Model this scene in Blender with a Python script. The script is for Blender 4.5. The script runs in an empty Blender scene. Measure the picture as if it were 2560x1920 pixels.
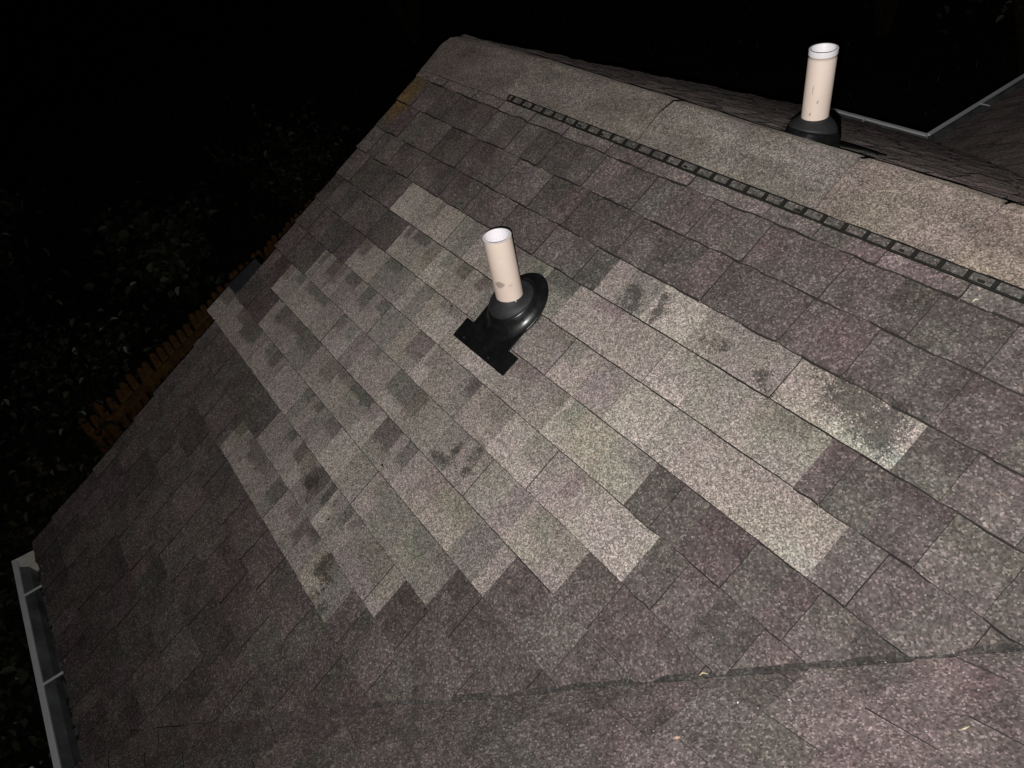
import bpy, bmesh, math, random
from mathutils import Vector, Matrix, noise
from math import sin, cos, pi, radians, tan, atan2, sqrt
random.seed(7)
D = bpy.data
COL = bpy.context.scene.collection
H = 5.0                                   # camera height above the ground

# ------------------------------------------------------------ camera
cam_d = D.cameras.new("camera"); cam = D.objects.new("camera", cam_d); COL.objects.link(cam)
bpy.context.scene.camera = cam
cam_d.sensor_width = 36.0; cam_d.lens = 36.0*1871.5/2560.0
cam_d.clip_start = 0.02; cam_d.clip_end = 500
CX = Vector((0.57451, 0.801879, -0.164109)); CY = Vector((-0.475363, 0.490157, 0.730556)); CZ = Vector((0.666318, -0.341778, 0.662831))
m = Matrix((CX, CY, CZ)).transposed().to_4x4(); m.translation = Vector((0, 0, H))
cam.matrix_world = m

# ------------------------------------------------------------ world: night sky
w = D.worlds.new("World"); bpy.context.scene.world = w; w.use_nodes = True
nt = w.node_tree; nt.nodes.clear()
sky = nt.nodes.new('ShaderNodeTexSky'); sky.sky_type = 'NISHITA'; sky.sun_disc = False
sky.sun_elevation = radians(-4); sky.sun_rotation = radians(40)
bg = nt.nodes.new('ShaderNodeBackground'); bg.inputs[1].default_value = 0.25
wo = nt.nodes.new('ShaderNodeOutputWorld')
nt.links.new(sky.outputs[0], bg.inputs[0]); nt.links.new(bg.outputs[0], wo.inputs[0])

# ------------------------------------------------------------ the phone's flash beside the lens
fl_d = D.lights.new("phone_flash", 'SPOT'); fl = D.objects.new("phone_flash", fl_d); COL.objects.link(fl)
fl_d.energy = 212; fl_d.color = (1.0, 0.972, 0.948)
fl_d.spot_size = radians(170); fl_d.spot_blend = 1.0; fl_d.shadow_soft_size = 0.004
fpos = Vector((0, 0, H)) - CX*0.022 - CY*0.036
aim = (CX*(2350-1280) - CY*(560-960) - CZ*1871.5).normalized()
fl.matrix_world = Matrix.Translation(fpos) @ (-aim).to_track_quat('Z', 'Y').to_matrix().to_4x4()

sc = bpy.context.scene
sc.view_settings.view_transform = 'Standard'; sc.view_settings.look = 'None'
sc.view_settings.exposure = 0.0; sc.view_settings.gamma = 1.0

# ------------------------------------------------------------ materials
class NT:
    def __init__(s, name):
        s.m = D.materials.new(name); s.m.use_nodes = True; s.t = s.m.node_tree
        s.b = s.t.nodes['Principled BSDF']
        s.tc = s.t.nodes.new('ShaderNodeTexCoord')
    def n(s, typ, **kw):
        nd = s.t.nodes.new(typ)
        for k, v in kw.items():
            if k.startswith('_'): setattr(nd, k[1:], v)
            else:
                nd.inputs[k.replace('__', ' ')].default_value = v
        return nd
    def l(s, a, b): s.t.links.new(a, b)
    def ramp(s, src, stops):
        r = s.t.nodes.new('ShaderNodeValToRGB'); e = r.color_ramp.elements
        while len(e) < len(stops): e.new(0.5)
        for i, (p, c) in enumerate(stops):
            e[i].position = p; e[i].color = (c, c, c, 1) if not isinstance(c, tuple) else (*c, 1)
        s.l(src, r.inputs[0]); return r.outputs[0]
    def noise(s, scale, detail=3, rough=.55, vec=None):
        x = s.n('ShaderNodeTexNoise', Scale=scale, Detail=detail, Roughness=rough)
        s.l(vec or s.tc.outputs['Object'], x.inputs['Vector']); return x.outputs[0]
    def mix(s, fac, a, b, mode='MIX'):
        x = s.t.nodes.new('ShaderNodeMix'); x.data_type = 'RGBA'; x.blend_type = mode
        for sock, v in ((x.inputs[0], fac), (x.inputs[6], a), (x.inputs[7], b)):
            if isinstance(v, (int, float)): sock.default_value = v
            elif isinstance(v, tuple): sock.default_value = (*v, 1)
            else: s.l(v, sock)
        return x.outputs[2]
    def math(s, op, a, b=0.0):
        x = s.t.nodes.new('ShaderNodeMath'); x.operation = op
        for sock, v in ((x.inputs[0], a), (x.inputs[1], b)):
            if isinstance(v, (int, float)): sock.default_value = v
            else: s.l(v, sock)
        return x.outputs[0]

def simple(name, col, rough=.6, spec=.5, noise_amt=.15, scale=20, bump=0, metal=0):
    q = NT(name); c = q.ramp(q.noise(scale, 4), [(0.25, tuple(x*(1-noise_amt) for x in col)), (0.75, tuple(min(1, x*(1+noise_amt)) for x in col))])
    q.l(c, q.b.inputs['Base Color']); q.b.inputs['Roughness'].default_value = rough
    q.b.inputs['Specular IOR Level'].default_value = spec; q.b.inputs['Metallic'].default_value = metal
    if bump:
        bp = q.n('ShaderNodeBump', Strength=bump, Distance=.004); q.l(q.noise(scale*4, 4), bp.inputs['Height']); q.l(bp.outputs[0], q.b.inputs['Normal'])
    return q.m

def shingle_mat(name, worn):
    q = NT(name)
    at = q.t.nodes.new('ShaderNodeAttribute'); at.attribute_name = 'tint'
    st = q.t.nodes.new('ShaderNodeAttribute'); st.attribute_name = 'stain'
    # mineral granules
    v = q.n('ShaderNodeTexVoronoi', Scale=(330 if not worn else 245)); q.l(q.tc.outputs['Object'], v.inputs['Vector'])
    sep = q.t.nodes.new('ShaderNodeSeparateColor'); q.l(v.outputs['Color'], sep.inputs[0])
    gran = q.ramp(sep.outputs[0], [(0, .38), (.35, .78), (.7, 1.10), (1, 1.85)] if not worn else [(0, .46), (.4, .80), (.8, 1.10), (1, 2.05)])
    hue = q.mix(.35, (1, 1, 1), q.ramp(sep.outputs[1], [(0, (1.0, .86, .74)), (.5, (1, 1, 1)), (1, (.86, .98, 1.0))]))
    clump = q.ramp(q.noise(70, 3), [(.25, .78), (.75, 1.2)])
    c = q.mix(1, at.outputs['Color'], gran, 'MULTIPLY'); c = q.mix(1, c, clump, 'MULTIPLY'); c = q.mix(1, c, hue, 'MULTIPLY')
    # broad colour drift of the blend
    drift = q.noise(3.2 if worn else 6, 4, .6)
    dcol = q.ramp(drift, [(.36, (.96, .98, .95)), (.5, (1, .98, .97)), (.64, (1.05, .97, .985))] if worn else [(.38, (1.0, 1.0, .93)), (.6, (1.03, .98, .99))])
    c = q.mix(1, c, dcol, 'MULTIPLY')
    if worn:
        wear = q.ramp(q.noise(14, 5, .65), [(.35, .80), (.65, 1.16)]); c = q.mix(1, c, wear, 'MULTIPLY')
        # sparse pale dots: sparkle of the granules painted into the colour
        v2 = q.n('ShaderNodeTexVoronoi', Scale=150); q.l(q.tc.outputs['Object'], v2.inputs['Vector'])
        s2 = q.t.nodes.new('ShaderNodeSeparateColor'); q.l(v2.outputs['Color'], s2.inputs[0])
        spot = q.math('MULTIPLY', q.math('GREATER_THAN', s2.outputs[0], .982), q.math('LESS_THAN', v2.outputs['Distance'], .26))
        c = q.mix(spot, c, (.28, .27, .25))
    # dirt and algae with a ragged outline
    n1 = q.noise(45, 6, .75)
    gsp = q.math('MULTIPLY', q.math('SUBTRACT', sep.outputs[1], .5), .55)
    n2 = q.noise(17, 4, .6)
    xx = q.math('ADD', q.math('ADD', q.math('MULTIPLY', st.outputs['Fac'], .76), q.math('MULTIPLY', q.math('SUBTRACT', n1, .5), 1.9)), gsp)
    xx = q.math('ADD', xx, q.math('MULTIPLY', q.math('SUBTRACT', n2, .47), 1.5))
    thr = q.math('MULTIPLY', q.math('MULTIPLY', q.ramp(xx, [(.30, 0.0), (.62, 1.0)]), .74), q.ramp(st.outputs['Fac'], [(.0, 0.0), (.12, 1.0)]))
    c = q.mix(thr, c, (.022, .021, .018))
    q.l(c, q.b.inputs['Base Color'])
    q.b.inputs['Roughness'].default_value = .82; q.b.inputs['Specular IOR Level'].default_value = .25; q.b.inputs['Diffuse Roughness'].default_value = 1.0
    bp = q.n('ShaderNodeBump', Strength=.8 if worn else .55, Distance=.0026 if worn else .0016)
    q.l(sep.outputs[2], bp.inputs['Height']); q.l(bp.outputs[0], q.b.inputs['Normal'])
    return q.m

M = {}
M['new'] = shingle_mat('new_shingle_granules', False)
M['old'] = shingle_mat('weathered_shingle_granules', True)
M['edge'] = simple('asphalt_shingle_edge', (.014, .013, .012), .8, .3, .5, 90)
M['edge_old'] = simple('worn_asphalt_edge', (.030, .027, .025), .85, .3, .5, 120)
M['deck'] = simple('roof_deck', (.02, .018, .016), .9, .2)
M['white'] = simple('white_painted_trim', (.92, .95, 1.0), .45, .5, .08, 12)
M['gutter_in'] = simple('gutter_grimy_inside', (.12, .126, .13), .6, .4, .6, 9)
M['cream'] = simple('cream_gutter_end', (.78, .74, .66), .5, .4, .1, 30)
M['siding'] = simple('house_siding', (.34, .32, .28), .7, .3, .08, 4)
M['glass'] = simple('dark_window_glass', (.01, .012, .014), .05, .5, .0)
M['blackpl'] = simple('black_plastic', (.006, .0065, .007), .30, .5, .1, 30)
q = NT('dusty_black_plastic'); c = q.ramp(q.noise(34, 8, .75), [(.45, (.006, .0065, .007)), (.62, (.010, .0105, .011)), (.74, (.034, .033, .030))]); q.l(c, q.b.inputs['Base Color']); q.l(q.ramp(q.noise(20, 6, .7), [(.35, .24), (.7, .48)]), q.b.inputs['Roughness']); M['blackpl'] = q.m
M['rubber'] = simple('black_rubber', (.024, .0245, .026), .62, .5, .25, 60, .2)
M['vent'] = simple('ridge_vent_plastic', (.014, .014, .012), .7, .3, .3, 60)
M['steel'] = simple('screw_steel', (.35, .35, .35), .3, .5, .1, 30, 0, .9)
M['ground'] = None
q = NT('night_lawn'); c = q.ramp(q.noise(1.2, 8, .7), [(.3, (.010, .015, .008)), (.7, (.022, .034, .013))]); q.l(c, q.b.inputs['Base Color']); q.b.inputs['Roughness'].default_value = .95; q.b.inputs['Specular IOR Level'].default_value = .1; M['ground'] = q.m
q = NT('mulch_bed'); c = q.ramp(q.noise(14, 8, .8), [(.35, (.012, .010, .006)), (.7, (.05, .036, .02))]); q.l(c, q.b.inputs['Base Color']); q.b.inputs['Roughness'].default_value = .95; M['mulch'] = q.m

def leafmat(name, a, b, rough=.38):
    q = NT(name); at = q.t.nodes.new('ShaderNodeAttribute'); at.attribute_name = 'tint'
    q.l(q.mix(at.outputs['Fac'], a, b), q.b.inputs['Base Color'])
    q.b.inputs['Roughness'].default_value = rough; q.b.inputs['Specular IOR Level'].default_value = .6
    return q.m
M['leaf'] = leafmat('glossy_green_leaf', (.016, .024, .008), (.14, .16, .085))
M['leaf2'] = leafmat('dull_olive_leaf', (.022, .024, .009), (.12, .10, .045), .5)
M['stem'] = simple('woody_stem', (.06, .045, .03), .8, .2, .3, 30)

def pipe_mat(name, smudges):
    q = NT(name)
    c = q.ramp(q.noise(9, 4), [(.3, (.82, .67, .565)), (.7, (.90, .755, .66))])
    sm = q.ramp(q.noise(38, 5, .7), [(.63, 0.0), (.72, .45)])
    c = q.mix(sm, c, (.30, .24, .21))
    at = q.t.nodes.new('ShaderNodeAttribute'); at.attribute_name = 'stain'
    k = q.ramp(q.math('MULTIPLY', at.outputs['Fac'], q.math('ADD', q.noise(60, 4, .7), .35)), [(.38, 0.0), (.62, .75)])
    c = q.mix(k, c, (.30, .24, .22))
    q.l(c, q.b.inputs['Base Color']); q.b.inputs['Roughness'].default_value = .5
    return q.m
M['pipe'] = pipe_mat('painted_beige_pipe', True)
M['pvc'] = simple('white_pvc', (.90, .87, .90), .4, .5, .05, 15)

# ------------------------------------------------------------ scene helpers
def link(o, parent=None):
    COL.objects.link(o)
    if parent: o.parent = parent; o.matrix_parent_inverse = parent.matrix_world.inverted()
    return o
def tag(o, label=None, cat=None, group=None, kind=None):
    if label: o['label'] = label
    if cat: o['category'] = cat
    if group: o['group'] = group
    if kind: o['kind'] = kind
    return o
def empty(name, loc):
    o = D.objects.new(name, None); COL.objects.link(o); o.location = loc; o.empty_display_size = .1
    bpy.context.view_layer.update(); return o

class MB:
    def __init__(s): s.v = []; s.f = []; s.mi = []; s.tint = []; s.st = []
    def vert(s, p, tint=(1, 1, 1), st=0.0):
        s.v.append(tuple(p)); s.tint.append(tint); s.st.append(st); return len(s.v)-1
    def face(s, idx, mi=0): s.f.append(tuple(idx)); s.mi.append(mi)
    def box(s, c, size, mi=0, ax=None, tint=(1, 1, 1)):
        ax = ax or (Vector((1, 0, 0)), Vector((0, 1, 0)), Vector((0, 0, 1)))
        c = Vector(c); ids = []
        for k in (-1, 1):
            for j in (-1, 1):
                for i in (-1, 1):
                    ids.append(s.vert(c + ax[0]*(i*size[0]/2) + ax[1]*(j*size[1]/2) + ax[2]*(k*size[2]/2), tint))
        for f in ((0, 2, 3, 1), (4, 5, 7, 6), (0, 1, 5, 4), (2, 6, 7, 3), (0, 4, 6, 2), (1, 3, 7, 5)):
            s.face([ids[x] for x in f], mi)
    def prism(s, pts, off, mi=0):
        n = len(pts); a = [s.vert(p) for p in pts]; b = [s.vert(Vector(p)+Vector(off)) for p in pts]
        s.face(a[::-1], mi); s.face(b, mi)
        for i in range(n): s.face((a[i], a[(i+1) % n], b[(i+1) % n], b[i]), mi)
    def build(s, name, mats, parent=None, smooth=False, cuts=None, bevel=0):
        me = D.meshes.new(name); me.from_pydata(s.v, [], s.f)
        for x in (mats if isinstance(mats, (list, tuple)) else [mats]): me.materials.append(x)
        me.polygons.foreach_set('material_index', s.mi)
        a = me.color_attributes.new('tint', 'FLOAT_COLOR', 'POINT'); flat = []
        for t in s.tint: flat += [t[0], t[1], t[2], 1.0]
        a.data.foreach_set('color', flat)
        b = me.attributes.new('stain', 'FLOAT', 'POINT'); b.data.foreach_set('value', s.st)
        if cuts or bevel:
            bm = bmesh.new(); bm.from_mesh(me)
            for (co, no) in (cuts or []):
                bmesh.ops.bisect_plane(bm, geom=bm.verts[:]+bm.edges[:]+bm.faces[:], plane_co=co, plane_no=no, clear_outer=True)
            if bevel: bmesh.ops.bevel(bm, geom=bm.edges[:], offset=bevel, segments=2, affect='EDGES')
            bm.to_mesh(me); bm.free()
        if smooth: me.polygons.foreach_set('use_smooth', [True]*len(me.polygons))
        me.update()
        o = D.objects.new(name, me); link(o, parent); return o

def nz(x, y=0.0, z=0.0): return noise.noise(Vector((x, y, z)))

# ------------------------------------------------------------ the roof planes
T = 0.5210185; Cp = 0.8868468; Sp = 0.4620636; K = 1.8573
VE = -1.008; VR = 1.85; UR = -3.035                       # eave, ridge, rake
class Plane:
    def __init__(s, o, eu, ev):
        s.o = Vector(o); s.eu = Vector(eu).normalized(); s.ev = Vector(ev).normalized(); s.n = s.eu.cross(s.ev)
        if s.n.z < 0: s.n = -s.n
    def at(s, u, v, h=0.0): return s.o + s.eu*u + s.ev*v + s.n*h
def wave(u, v, seed=0): return .0035*nz(u*1.6, v*1.6, seed) + .0012*nz(u*7, v*7, seed+3)

PA = Plane((0, 0, H-K), (1, 0, 0), (0, Cp, Sp))
zr = H - K + VR*Sp; yr = VR*Cp
ZE2 = H - 2.2198; YE2 = 4.06
t2 = (zr-ZE2)/(YE2-yr); a2 = math.atan(t2)
PF = Plane((0, YE2, ZE2), (1, 0, 0), (0, -cos(a2), sin(a2)))         # far slope, v from its eave up
LF = (YE2-yr)/cos(a2)
XE = -1.975; XC = -1.80                                    # where the two planes meet; where the wing's own eave stands
PB = Plane((XE, 0, H-K+T*(XE+1.0815)), (0, 1, 0), (Cp, 0, Sp))        # near wing slope
XD = -2.12
PD = Plane((XD, 0, ZE2), (0, 1, 0), (Cp, 0, Sp))                     # far wing slope
XW = 1.9                                                             # wing ridge

OLD = [(.098, .094, .085), (.106, .094, .091), (.112, .097, .094), (.099, .092, .085), (.118, .105, .101), (.094, .087, .083), (.110, .101, .095), (.106, .091, .090)]
NEW = [(.240, .214, .197), (.232, .206, .192), (.182, .170, .158), (.212, .198, .180), (.285, .260, .241), (.205, .180, .173), (.176, .166, .154), (.246, .222, .198), (.228, .203, .190), (.220, .195, .184), (.275, .251, .233)]

OLD = [(r*1.09, g*1.04, b*1.04) for r, g, b in OLD]; NEW = [tuple(x*1.08 for x in c) for c in NEW]
STAINS = []
def stain_at(u, v):
    s = 0
    for (cu, cv, ru, rv, a) in STAINS:
        d = ((u-cu)/ru)**2+((v-cv)/rv)**2
        if d < 1: s = max(s, a*(1-d)**.6)
    return s

LAST = [None]
def tab(mb, P, u0, u1, v0, v1, hlo, hhi, pal, rnd, jit, cell, seed, under=.012, shade=None, moss=None, sides=3):
    """one shingle tab: granule face (slot 0) with thin bare asphalt rims (slot 1)"""
    nu = max(2, int((u1-u0)/cell)+1); nv = max(3, int((v1-v0)/cell)+1)
    cand = [c for c in (pal if (jit > .002 or u0 < -1.15) else [c for c in pal if c[0] > .205]) if c != LAST[0]]
    base = rnd.choice(cand); LAST[0] = base; g = rnd.uniform(.92, 1.08) if jit < .002 else rnd.uniform(.80, 1.14)
    sh = shade; ids = []
    cl = (rnd.uniform(0, .0012), rnd.uniform(0, .0012)) if jit < .002 else (rnd.random()**2*.0038, rnd.random()**2*.0038)
    for j in range(nv+1):
        row = []
        for i in range(nu+1):
            u = u0+(u1-u0)*i/nu; v = v0+(v1-v0+under)*j/nv; fv = j/nv
            uu, vv = u, v
            if j == 0: vv += jit*nz(u*22, seed*3.7, 1.3)+jit*.5*nz(u*90, seed*3.7)
            if i == 0 or i == nu: uu += jit*.5*nz(v*40, u*11, seed)
            h = hlo+(hhi-hlo)*fv + wave(u, v, 0) + (cl[0]*(1-i/nu)+cl[1]*i/nu)*(1-fv)**3
            if jit > .002: h += .0012*nz(u*30, v*30, 5)
            c = [x*g for x in base]
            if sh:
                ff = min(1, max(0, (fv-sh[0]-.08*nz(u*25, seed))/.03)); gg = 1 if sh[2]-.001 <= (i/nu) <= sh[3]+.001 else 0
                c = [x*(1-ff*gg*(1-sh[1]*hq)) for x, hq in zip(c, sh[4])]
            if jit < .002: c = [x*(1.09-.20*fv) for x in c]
            if moss: c = moss(u, v, c)
            row.append(mb.vert(P.at(uu, vv, h), tuple(c), stain_at(u, v) if P is PA else 0.0))
        ids.append(row)
    for j in range(nv):
        for i in range(nu): mb.face((ids[j][i], ids[j][i+1], ids[j+1][i+1], ids[j+1][i]), 0)
    e = (.0056 if v0 > .6 else .0085) if jit < .002 else .0052
    def skirt(top, bot):
        for i in range(len(top)-1): mb.face((bot[i], bot[i+1], top[i+1], top[i]), 1)
    def drop(idx, du, dv):
        p = Vector(mb.v[idx]); rel = (p-P.o); hh = rel.dot(P.n)
        return mb.vert(p + P.eu*du + P.ev*dv - P.n*(hlo+.006))
    skirt(ids[0], [drop(k, 0, -e) for k in ids[0]])
    L = [r[0] for r in ids]; R_ = [r[-1] for r in ids]
    if sides & 1: skirt(L[::-1], [drop(k, -.0008, 0) for k in L[::-1]])
    if sides & 2: skirt(R_, [drop(k, min(e, .0035)*.8, 0) for k in R_])

def course(mb, P, u0, u1, v0, v1, pal, rnd, new, seed, cell=.03, moss=None):
    u = u0; k = rnd.randint(0, 1); nextend = u0+rnd.uniform(.35, .95); first = True
    while u < u1-.001:
        if new: wd = rnd.choice([.055, .075, .1, .13] if u < -1.6 else [.08, .12, .16, .2]) * rnd.uniform(.9, 1.12)
        else: wd = rnd.uniform(.065, .145)
        ue = min(u1, u+wd)
        if u1-ue < .045: ue = u1
        shade = None; r = rnd.random()
        if new:
            tooth = .0010 if k % 2 else 0.0; end = ue >= nextend or ue >= u1-.001
            if end: nextend = ue+.95
            sides = (1 if first else 0) | (2 if end else 0); gap = .0022 if (end and ue < u1-.001) else 0
            first = end
            dk = .72 if u < -1.6 else .48
            if r < dk:
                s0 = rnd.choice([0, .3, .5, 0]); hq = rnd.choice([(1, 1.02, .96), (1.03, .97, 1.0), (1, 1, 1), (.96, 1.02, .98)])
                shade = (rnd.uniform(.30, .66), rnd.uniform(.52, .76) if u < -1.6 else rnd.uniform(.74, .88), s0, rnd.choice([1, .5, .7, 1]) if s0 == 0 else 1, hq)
        else:
            tooth = .0036 if k % 2 else 0.0; sides = 3
            gap = rnd.choice([0, 0, .0008, .0016]) if P is PA else 0
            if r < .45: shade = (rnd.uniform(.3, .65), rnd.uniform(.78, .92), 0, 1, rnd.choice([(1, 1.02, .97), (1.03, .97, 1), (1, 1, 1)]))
        lift = .001 if new else 0
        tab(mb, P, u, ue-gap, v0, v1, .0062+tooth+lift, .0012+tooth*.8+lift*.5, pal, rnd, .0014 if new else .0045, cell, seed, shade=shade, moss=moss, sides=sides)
        u = ue; k += 1

house = empty('house', (XE, 0, 0))
tag(house, 'house with weathered brown and grey asphalt shingle roof lit by a flash at night', 'house')

# stains on the replaced shingles (u, v, ru, rv, strength)
STAINS += [(-.625, 1.300, .130, .075, .98), (-.560, 1.258, .060, .050, .9), (-.73, 1.325, .06, .03, .6),
           (-1.40, .630, .035, .045, 1.0), (-1.47, .60, .02, .05, .8), (-1.50, .545, .06, .02, .75), (-1.385, .56, .02, .06, .7),
           (-1.88, .185, .045, .055, .72), (-1.84, .13, .03, .03, .5), (-1.59, .06, .04, .05, .78), (-1.54, .01, .03, .06, .55), (-1.48, -.01, .03, .03, .4),
           (-1.335, 1.255, .035, .05, 1.0), (-1.30, 1.23, .03, .03, .85), (-1.222, 1.25, .022, .05, 1.05), (-1.235, 1.30, .02, .02, .8),
           (-1.02, 1.26, .05, .02, .5), (-.86, 1.25, .025, .025, .7), (-.82, 1.22, .05, .012, .6),
           (-.60, 1.10, .05, .02, .4)]
def moss_new(u, v, c):
    d = ((u+.53)/.16)**2+((v-1.235)/.035)**2
    if d < 1: k = (1-d)*.8; c = [c[0]*(1-k)+.24*k, c[1]*(1-k)+.26*k, c[2]*(1-k)+.235*k]
    d = ((u+.52)/.10)**2+((v-.95)/.03)**2
    if d < 1: k = (1-d)*.6; c = [c[0]*(1-k)+.26*k, c[1]*(1-k)+.27*k, c[2]*(1-k)+.245*k]
    return c
def moss_old(u, v, c):
    d = ((u+2.99)/.09)**2+((v-1.50)/.16)**2
    if d < 1: k = (1-d)*.9; c = [c[0]*(1-k)+.15*k, c[1]*(1-k)+.095*k, c[2]*(1-k)+.035*k]
    return c

VK = [-.035, .100, .241, .378, .518, .657, .797, .931, 1.071, 1.212, 1.337, 1.481, 1.615, 1.70]
PATCH = {0: (-2.405, -1.436), 1: (-2.262, -1.306), 2: (-3.143, -1.192), 3: (-2.749, -1.074), 4: (-2.846, -.919),
         5: (-2.715, -.802), 6: (-2.542, -.928), 7: (-2.381, -.492), 8: (-2.541, -.632), 9: (-1.452, -.498)}
old = MB(); new = MB(); rnd = random.Random(11)
vals = [VE + (VK[0]-VE)*i/7 for i in range(7)]
UEND = 1.2
for i in range(7):
    course(old, PA, UR+rnd.uniform(-.008, .006), UEND, vals[i], (vals+[VK[0]])[i+1], OLD, rnd, False, i+40, moss=moss_old)
for k in range(len(VK)-1):
    ul = UR + rnd.uniform(-.008, .008)
    if k in PATCH:
        a, b = PATCH[k]
        if a > ul+.02: course(old, PA, ul, a, VK[k], VK[k+1], OLD, rnd, False, k, moss=moss_old)
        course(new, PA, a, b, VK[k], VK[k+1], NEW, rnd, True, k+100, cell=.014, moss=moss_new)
        course(old, PA, b, UEND, VK[k], VK[k+1], OLD, rnd, False, k+20, moss=moss_old)
    else:
        pal = OLD if k < 12 else [tuple(x*1.25 for x in c) for c in OLD]
        course(old, PA, ul, UEND, VK[k], VK[k+1], pal, rnd, False, k, moss=moss_old)
# plan cut along the valley y = x + 1.0815
vn = Vector((1, -1, 0)).normalized()
cutA = (Vector((-1.0815, 0, 0)), vn)
front = old.build('front_slope', [M['old'], M['edge_old']], house, cuts=[cutA])
ea = MB(); re_ = random.Random(31)
for i in range(2):
    course(ea, PA, -2.02, XC, vals[i], vals[i+1], OLD, re_, False, i+400)
ea.build('eave_shingles', [M['old'], M['edge_old']], house, cuts=[(Vector((-1.0815-.885, 0, 0)), -Vector((1, -1, 0)).normalized())] if False else None)
front['label'] = 'weathered grey brown shingle slope around the lighter patch'
patch = new.build('shingle_patch', [M['new'], M['edge']], house, cuts=[cutA])
patch['label'] = 'stepped patch of lighter newer shingles around the beige pipe'
# loose dark tab poking out past the rake
lt = MB(); lt.prism([PA.at(u, v, .004) for u, v in ((-3.142, .386), (-3.03, .386), (-3.03, .556), (-3.105, .557))], PA.n*.004)
o = lt.build('loose_shingle', simple('dark_bare_shingle', (.035, .037, .042), .85, .3, .3, 60), house); o['label'] = 'dark bare shingle end poking out past the roof edge'

# decks (solid boards below the shingles)
def deck(P, pts, name, th=.05):
    d = MB(); d.prism([P.at(u, v, -.002) for u, v in pts], -P.n*th); return d.build(name, M['deck'], house)
def val(u): return (u+1.0815)/Cp
deck(PA, [(UR+.012, VE+.01), (XC, VE+.01), (XC, (XC+1.0815)/Cp), (VR*Cp-1.0815, VR-.04), (UR+.012, VR-.04)], 'roof_deck')
# near wing
nb = MB(); rb = random.Random(5)
LB = (XW-XE)/Cp; nB = int(LB/.139)
for i in range(nB+1):
    v0 = i*.139-.0; course(nb, PB, -2.6, 1.7, v0, min(v0+.139, LB), [tuple(x*.88 for x in c) for c in OLD], rb, False, i+60, cell=.035)
bc = (Vector((-1.0815+.004, 0, 0)), -vn)
nbo = nb.build('near_wing_slope', [M['old'], M['edge_old']], house, cuts=[bc, (Vector((0, yr, 0)), Vector((0, 1, 0))), (Vector((XC, 0, 0)), Vector((-1, 0, 0)))])
nbo['label'] = 'weathered shingle slope below the valley at the bottom of the photo'
d = MB(); d.prism([PB.at(y, x, -.002) for y, x in ((-2.6, (XC-XE)/Cp+.01), ((XC+1.0815), (XC-XE)/Cp+.01), (yr, (yr-1.0815-XE)/Cp), (yr, LB), (-2.6, LB))], -PB.n*.05); d.build('roof_deck', M['deck'], house)
# valley seam: the trimmed edge of the front slope's shingles lying over the wing
vs = MB(); prev = None; n = 160
for i in range(n+1):
    x = -1.50 + 2.7*i/n; y = x+1.0815
    z = H-K+T*y
    off = .002+.0022*nz(x*9, 2.2)+.0015*nz(x*41, 7)
    fa = min(1, max(0, (x+1.5)/.9)); tn = tuple(q_*(1-fa)+w_*fa for q_, w_ in zip((.10, .092, .088), (.050, .047, .044)))
    a = vs.vert(Vector((x, y, z+.0125+.002*nz(x*6))) - vn*.010, tn); b = vs.vert(Vector((x, y, z+.0115)) + vn*off, tn)
    cc = vs.vert(Vector((x, y, z+.002)) + vn*(off+.003), tuple(x_*(1-.6*fa) for x_ in tn))
    if prev: vs.face((prev[0], prev[1], b, a)); vs.face((prev[1], prev[2], cc, b), 0)
    prev = (a, b, cc)
vs.build('valley_seam', [M['old'], M['edge_old']], house)
# far slope
fb = MB(); rf = random.Random(9)
nf = int(LF/.139)
for i in range(nf+1):
    v0 = i*.139; course(fb, PF, UR+rf.uniform(-.01, .008), 1.2, v0, min(v0+.139, LF-.06), OLD, rf, False, i+200, cell=.045)
# far valley: far slope z meets wing D
# PF: z = zr - t2*(y-yr);  PD: z = ZE2 + T*(x-XD)
P0 = Vector((XD, YE2, 0)); xr = (zr-ZE2)/T+XD; P1 = Vector((xr, yr, 0)); dv = (P1-P0).normalized(); nn = Vector((-dv.y, dv.x, 0))
if nn.x < 0: nn = -nn
fo = fb.build('far_slope', [M['old'], M['edge_old']], house, cuts=[(P0, nn)])
fo['label'] = 'dark shingle slope falling away behind the ridge'
d = MB(); d.prism([PF.at(u, v, -.002) for u, v in ((UR+.012, .01), (XD, .01), (xr, LF-.05), (UR+.012, LF-.05))], -PF.n*.05); d.build('roof_deck', M['deck'], house)
db = MB()
for i in range(int((XW-XD)/Cp/.139)+1):
    v0 = i*.139; course(db, PD, yr, 8.5, v0, min(v0+.139, (XW-XD)/Cp), OLD, rf, False, i+300, cell=.06)
do = db.build('far_wing_slope', [M['old'], M['edge_old']], house, cuts=[(P0, -nn)])
do['label'] = 'dark shingle slope of the wing at the right edge of the photo'
d = MB(); d.prism([PD.at(y, v, -.002) for y, v in ((8.5, .01), (YE2, .01), (yr, (xr-XD)/Cp), (yr, (XW-XD)/Cp), (8.5, (XW-XD)/Cp))], -PD.n*.05); d.build('roof_deck', M['deck'], house)
# back of the wing (slopes away to the right, out of frame)
d = MB(); zt = PB.at(0, LB).z; zt2 = PD.at(0, (XW-XD)/Cp).z
d.prism([(XW, -2.6, zt), (XW+3.8, -2.6, zt-3.8*T), (XW+3.8, yr, zt-3.8*T), (XW, yr, zt)], (0, 0, -.06))
d.prism([(XW, yr+.002, zt2), (XW+3.8, yr+.002, zt2-3.8*T), (XW+3.8, 8.5, zt2-3.8*T), (XW, 8.5, zt2)], (0, 0, -.06))
d.build('wing_back_slope', M['old'], house)

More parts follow.
